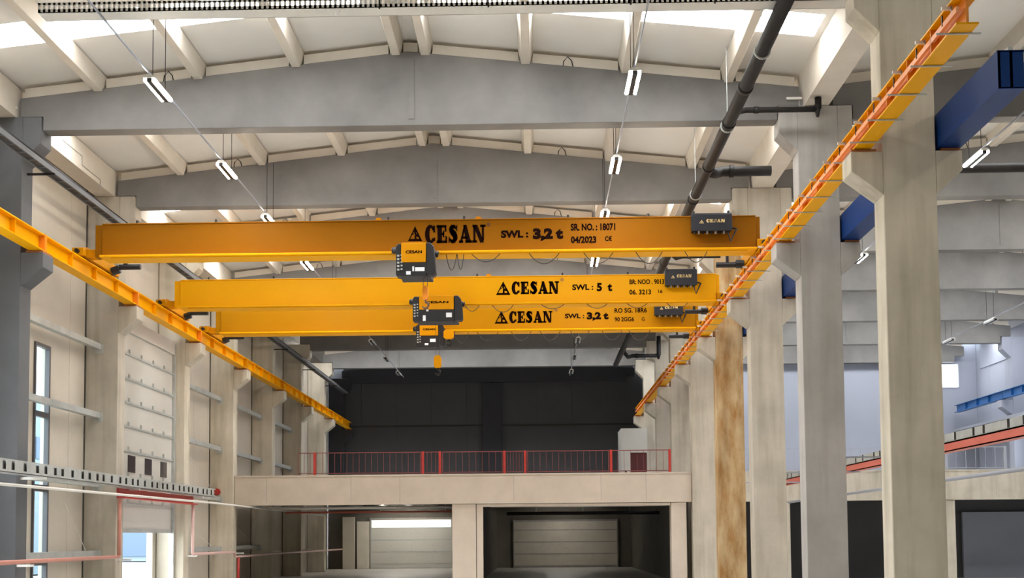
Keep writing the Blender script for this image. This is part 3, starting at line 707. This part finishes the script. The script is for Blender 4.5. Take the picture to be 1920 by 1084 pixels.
# ------------------------------------------------------------------ mezzanine
MY = 53.97
def mezz(x0, x1, yb, label, joints):
    t = thing('mezzanine', ((x0+x1)/2, MY+8, 3.65), label, 'mezzanine')
    m = MB(); m.box(x0, x1, MY, MY+.5, 3.66, 5.0); m.box(x0, x1, MY-.02, MY, 4.93, 5.0)
    for x in joints: m.box(x, x+.02, MY-.004, MY, 3.75, 4.93, 1)
    m.build('front_beam', [M_beige if x0 < 0 else M_conc, M_concg], t)
    m = MB(); m.box(x0, x1, MY+.5, yb, 4.72, 5.0)
    x = x0+1.2
    while x < x1-.4: m.box(x, x+.22, MY+.5, yb-.1, 4.3, 4.72); x += 1.75
    m.build('ribbed_slab', M_concg, t)
mezz(XL+.02, XR-.02, DB+.08, 'concrete mezzanine across the main hall with railing on top', (-12.1, -8.3, -6.1, -1.0, 2.9, 4.9))
mezz(XRO+.02, 27.3, 77.2, 'concrete mezzanine across the second hall behind the columns', (12, 16, 20.4, 25))
for x0, x1, lb in ((-3.76, -2.69, 'wide concrete pillar holding the main mezzanine between its two openings'), (6.02, 6.7, 'narrow concrete pillar under the main mezzanine beside the aisle columns'), (18.0, 18.6, 'concrete pillar under the second hall mezzanine edge'), (10.6, 11.3, 'concrete pillar under the second hall mezzanine, seen in the gap of the columns')):
    o = box(x0, x1, MY+.06, MY+.75, 0, 3.65).build('concrete_pillar', M_beige if x0 < 7 else M_conc, None, .015); tag(o, lb, 'pillar')
t = thing('opening_frame', (1.8, MY+.2, 0), 'pale steel frame lining the opening right of the wide pillar', 'frame')
m = MB(); m.box(-2.66, -2.38, MY+.1, MY+.4, 0, 3.64); m.build('jamb', M_beige, t)
box(-2.38, 6.0, MY+.1, MY+.4, 3.52, 3.64).build('head', M_beige, t)
# pipes under the mezzanine
for y, z, r, x0, x1, mm, lb in ((57.5, 3.6, .07, -12.8, -3.9, M_steelw, 'pale pipe under the mezzanine, crossing the opening before the white door'), (60, 3.45, .05, -12.5, -3, M_redl, 'thin reddish pipe under the mezzanine before the white door'),
                             (58, 3.62, .05, -2.2, 6.5, M_steelw, 'pale pipe under the mezzanine before the grey door'), (62, 3.35, .09, -1.5, 6.3, M_pipe, 'dark duct pipe under the mezzanine before the grey door')):
    t = thing('service_pipe', ((x0+x1)/2, y, z), lb, 'pipe', 'pipes under the mezzanine')
    MB().tube([(x0, y, z), (x1, y, z)], r, 10).build('pipe_run', mm, t, 0, True)
    for x in (x0+1.5, (x0+x1)/2, x1-1.5): MB().tube([(x, y, z), (x, y, 4.73)], .012, 5).build('hanger', M_gal, t)
# far doors under the mezzanine
def far_door(n, x0, x1, top, ms, label, bright):
    d = thing('door_%d' % n, ((x0+x1)/2, DB, 0), label, 'door'); d['kind'] = 'structure'
    zs = [top-.62*i if i < 1 else top-.62-.83*(i-1) for i in range(6)]
    m = MB(); rb = MB(); rv = MB()
    for i, (b, a) in enumerate(zip(zs[:-1], zs[1:])):
        m.box(x0+.05, x1-.05, DB-.05, DB, max(a, .02)+.01, b-.01)
        rb.box(x0+.05, x1-.05, DB-.07, DB-.05, max(a, .02)-.01, max(a, .02)+.06)
        for j in range(1, 4):
            if i: rv.box(x0+(x1-x0)*j/4, x0+(x1-x0)*j/4+.06, DB-.06, DB-.05, b-.4, b-.36)
    m.box(x0+.05, x1-.05, DB-.02, DB+.02, 0, top, 0); m.build('door_leaf', ms, d)
    rb.build('stiffener', M_gal if bright else M_concg, d); rv.build('hinge_plate', M_concg, d)
    m = MB(); m.box(x0-.02, x0+.05, DB-.12, DB, 0, top+.15); m.box(x1-.05, x1+.02, DB-.12, DB, 0, top+.15); m.box(x0, x1, DB-.1, DB, top, top+.12); m.build('guide_rail', M_concg, d)
far_door(2, -11.6, -5.85, 3.42, M_white, 'pale sectional door at the back under the mezzanine, window side', True)
box(-11.5, -5.95, DB-.062, DB-.05, 2.84, 3.38).build('transom_light', glow('daylit_transom', (.96, 1.0, .96), .42), bpy.data.objects['door_2'])
far_door(3, -1.6, 5.65, 3.2, M_cream, 'grey sectional door at the back under the mezzanine, aisle side', False)
struct(box(-12.5, -11.66, DB-.35, DB-.02, 0, 3.3).build('trim_3', M_cream))
struct(box(-13.4, -12.6, DB-.9, DB-.4, 0, 3.6).build('trim_4', M_wall))
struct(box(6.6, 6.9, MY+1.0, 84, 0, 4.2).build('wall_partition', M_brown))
struct(box(8.1, 28, 60, 60.2, 0, 4.3).build('wall_partition.001', M_dark))
struct(box(20.9, 26.5, 59.7, 59.9, 0, 3.2).build('door_4', M_lav))

# hidden lamps added under the mezzanine to brighten the far doors
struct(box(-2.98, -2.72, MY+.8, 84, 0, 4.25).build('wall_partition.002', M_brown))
lamp_z = 4.5
for x, y, g in ((-8.5, 72, 1), (-9.6, 81, 1), (-7.4, 81, 2), (1.8, 80.8, 0)):
    t = thing('added_lamp', (x, y, lamp_z), 'added lamp under the mezzanine by the %s door%s' % ('pale' if g else 'grey', ', close to the door on its outer-wall side' if x == -9.6 else (', close to the door on its pillar side' if g == 2 else '')), 'lamp')
    box(x-.6, x+.6, y-.08, y+.08, lamp_z+.04, lamp_z+.1).build('housing', M_steelw, t); MB().tube([(x-.58, y, lamp_z), (x+.58, y, lamp_z)], .036, 8).build('tube', M_tubeh, t, 0, True)
# ------------------------------------------------------------------ railings
def railing(x0, x1, y, label, m1, m2, thick, step=.27, grp='railings on the mezzanine edge'):
    t = thing('railing', ((x0+x1)/2, y, 5), label, 'railing', grp)
    MB().bar((x0, y, 6.0), (x1, y, 6.0), .035, .035).build('top_rail', m2, t)
    MB().bar((x0, y, 5.08), (x1, y, 5.08), .03, .03).build('bottom_rail', m2, t)
    for x in thick: box(x-.055, x+.055, y-.05, y+.05, 5.0, 6.03).build('post', m1, t)
    n = int((x1-x0)/step)
    for x in (x0, x1): MB().bar((x, y, 4.99), (x, y, 6.01), .03, .03).build('end_post', m2, t)
    for i in range(1, n):
        x = x0+(x1-x0)*i/n
        MB().bar((x, y, 5.08), (x, y, 6.0), .016, .016).build('baluster', m2, t)
RY = MY+.15
railing(-10.7, -5.18, RY, 'red railing section on the mezzanine, nearest the outer wall', M_red, M_redd, (-9.95,))
railing(-5.07, -4.3, RY, 'narrow red gate section of railing, over the opening before the white door', M_red, M_redd, (-5.07, -4.3), .19)
railing(-4.18, -1.5, RY, 'red railing section above the wide mezzanine pillar', M_red, M_redd, ())
railing(-1.4, -.47, RY, 'narrow red gate section of railing, right of the wide pillar', M_red, M_redd, (-1.4, -.47), .12)
railing(-.36, 3.27, RY, 'red railing section above the grey sectional door', M_red, M_redd, ())
railing(3.38, 6.0, RY, 'red railing section in front of the small white cabin', M_red, M_redd, (3.38, 6.0))
railing(8.6, 17.9, RY, 'long thin grey railing on the second hall mezzanine', M_ral, M_ral, (8.6, 17.9), .42, 'grey railings of the second hall')
railing(18.3, 20.9, RY, 'short thin grey railing at the open end of the second hall mezzanine', M_ral, M_ral, (18.3, 20.9), .42, 'grey railings of the second hall')
# white cabin on the mezzanine
t = thing('white_cabin', (6.2, 76, 5), 'small white cabin with a dark red doorway on the mezzanine', 'cabin')
m = MB(); m.box(5.3, 5.4, 74.6, 77.6, 5, 8.7); m.box(5.4, 5.85, 74.6, 74.75, 5, 8.7); m.box(5.85, 6.9, 74.6, 74.75, 7.3, 8.7); m.box(5.3, 6.9, 77.4, 77.6, 5, 8.7); m.box(5.3, 6.9, 74.6, 77.6, 8.7, 8.8)
m.build('wall_panels', M_white, t); box(5.85, 6.88, 74.72, 74.78, 5, 7.3).build('door', mat('dark_red_door', (.09, .015, .018), .5), t); box(5.5, 5.62, 74.55, 74.6, 5.75, 6.15).build('switch_box', M_black, t)

# ------------------------------------------------------------------ second hall: low red beam with tray
t = thing('support_beam', (10.3, 38, 4.2), 'long red steel beam carrying a grey cable tray behind the columns', 'beam')
m = MB(); ibeam(m, 10.2, 10.45, 20, 50.5, 4.2, 4.43); m.box(10.2, 10.215, 20, 50.5, 4.2, 4.43); m.build('beam', M_redl, t)
m = MB(); y = 20; i = 0
m.box(10.2, 10.5, 20, 50.5, 4.44, 4.455)
while y < 50:
    L_ = (1.1, .7, 1.3, .5)[i % 4]; m.box(10.2, 10.212, y, min(50.5, y+L_), 4.45, 4.64); m.box(10.19, 10.23, y+L_, y+L_+.1, 4.45, 4.64, 1); y += L_+.14; i += 1
m.build('cable_tray', [M_gal, M_pipe], t)
m = MB()
for k in (1, 2, 3): m.box(8.02, 10.42, CY[k]+.3, CY[k]+.36, 4.16, 4.2)
m.build('bracket', M_ral, t)
o = MB().tube([(10.4, 22, 3.55), (10.4, 50, 3.5)], .05, 8).build('service_pipe', M_ral, None, 0, True); tag(o, 'thin grey pipe below the red beam in the second hall', 'pipe')
o = MB().tube([(8.1, 34.6, 12.7), (24, 34.6, 12.75)], .14, 10).build('drain_pipe', M_pipe, None, 0, True); tag(o, 'dark drain pipe crossing the second hall under the roof', 'pipe')

for x0, x1, y, z, lb in ((6.68, 7.08, 31.28, 13.6, 'short white bar on the roof beam beside the second aisle column capital'), (-14.1, -13.72, 31.28, 13.66, 'short white bar on the roof beam above the shade-painted column')):
    o = box(x0, x1, y-.05, y+.04, z, z+.06).build('fixing_bar', M_steelw); tag(o, lb, 'bar')
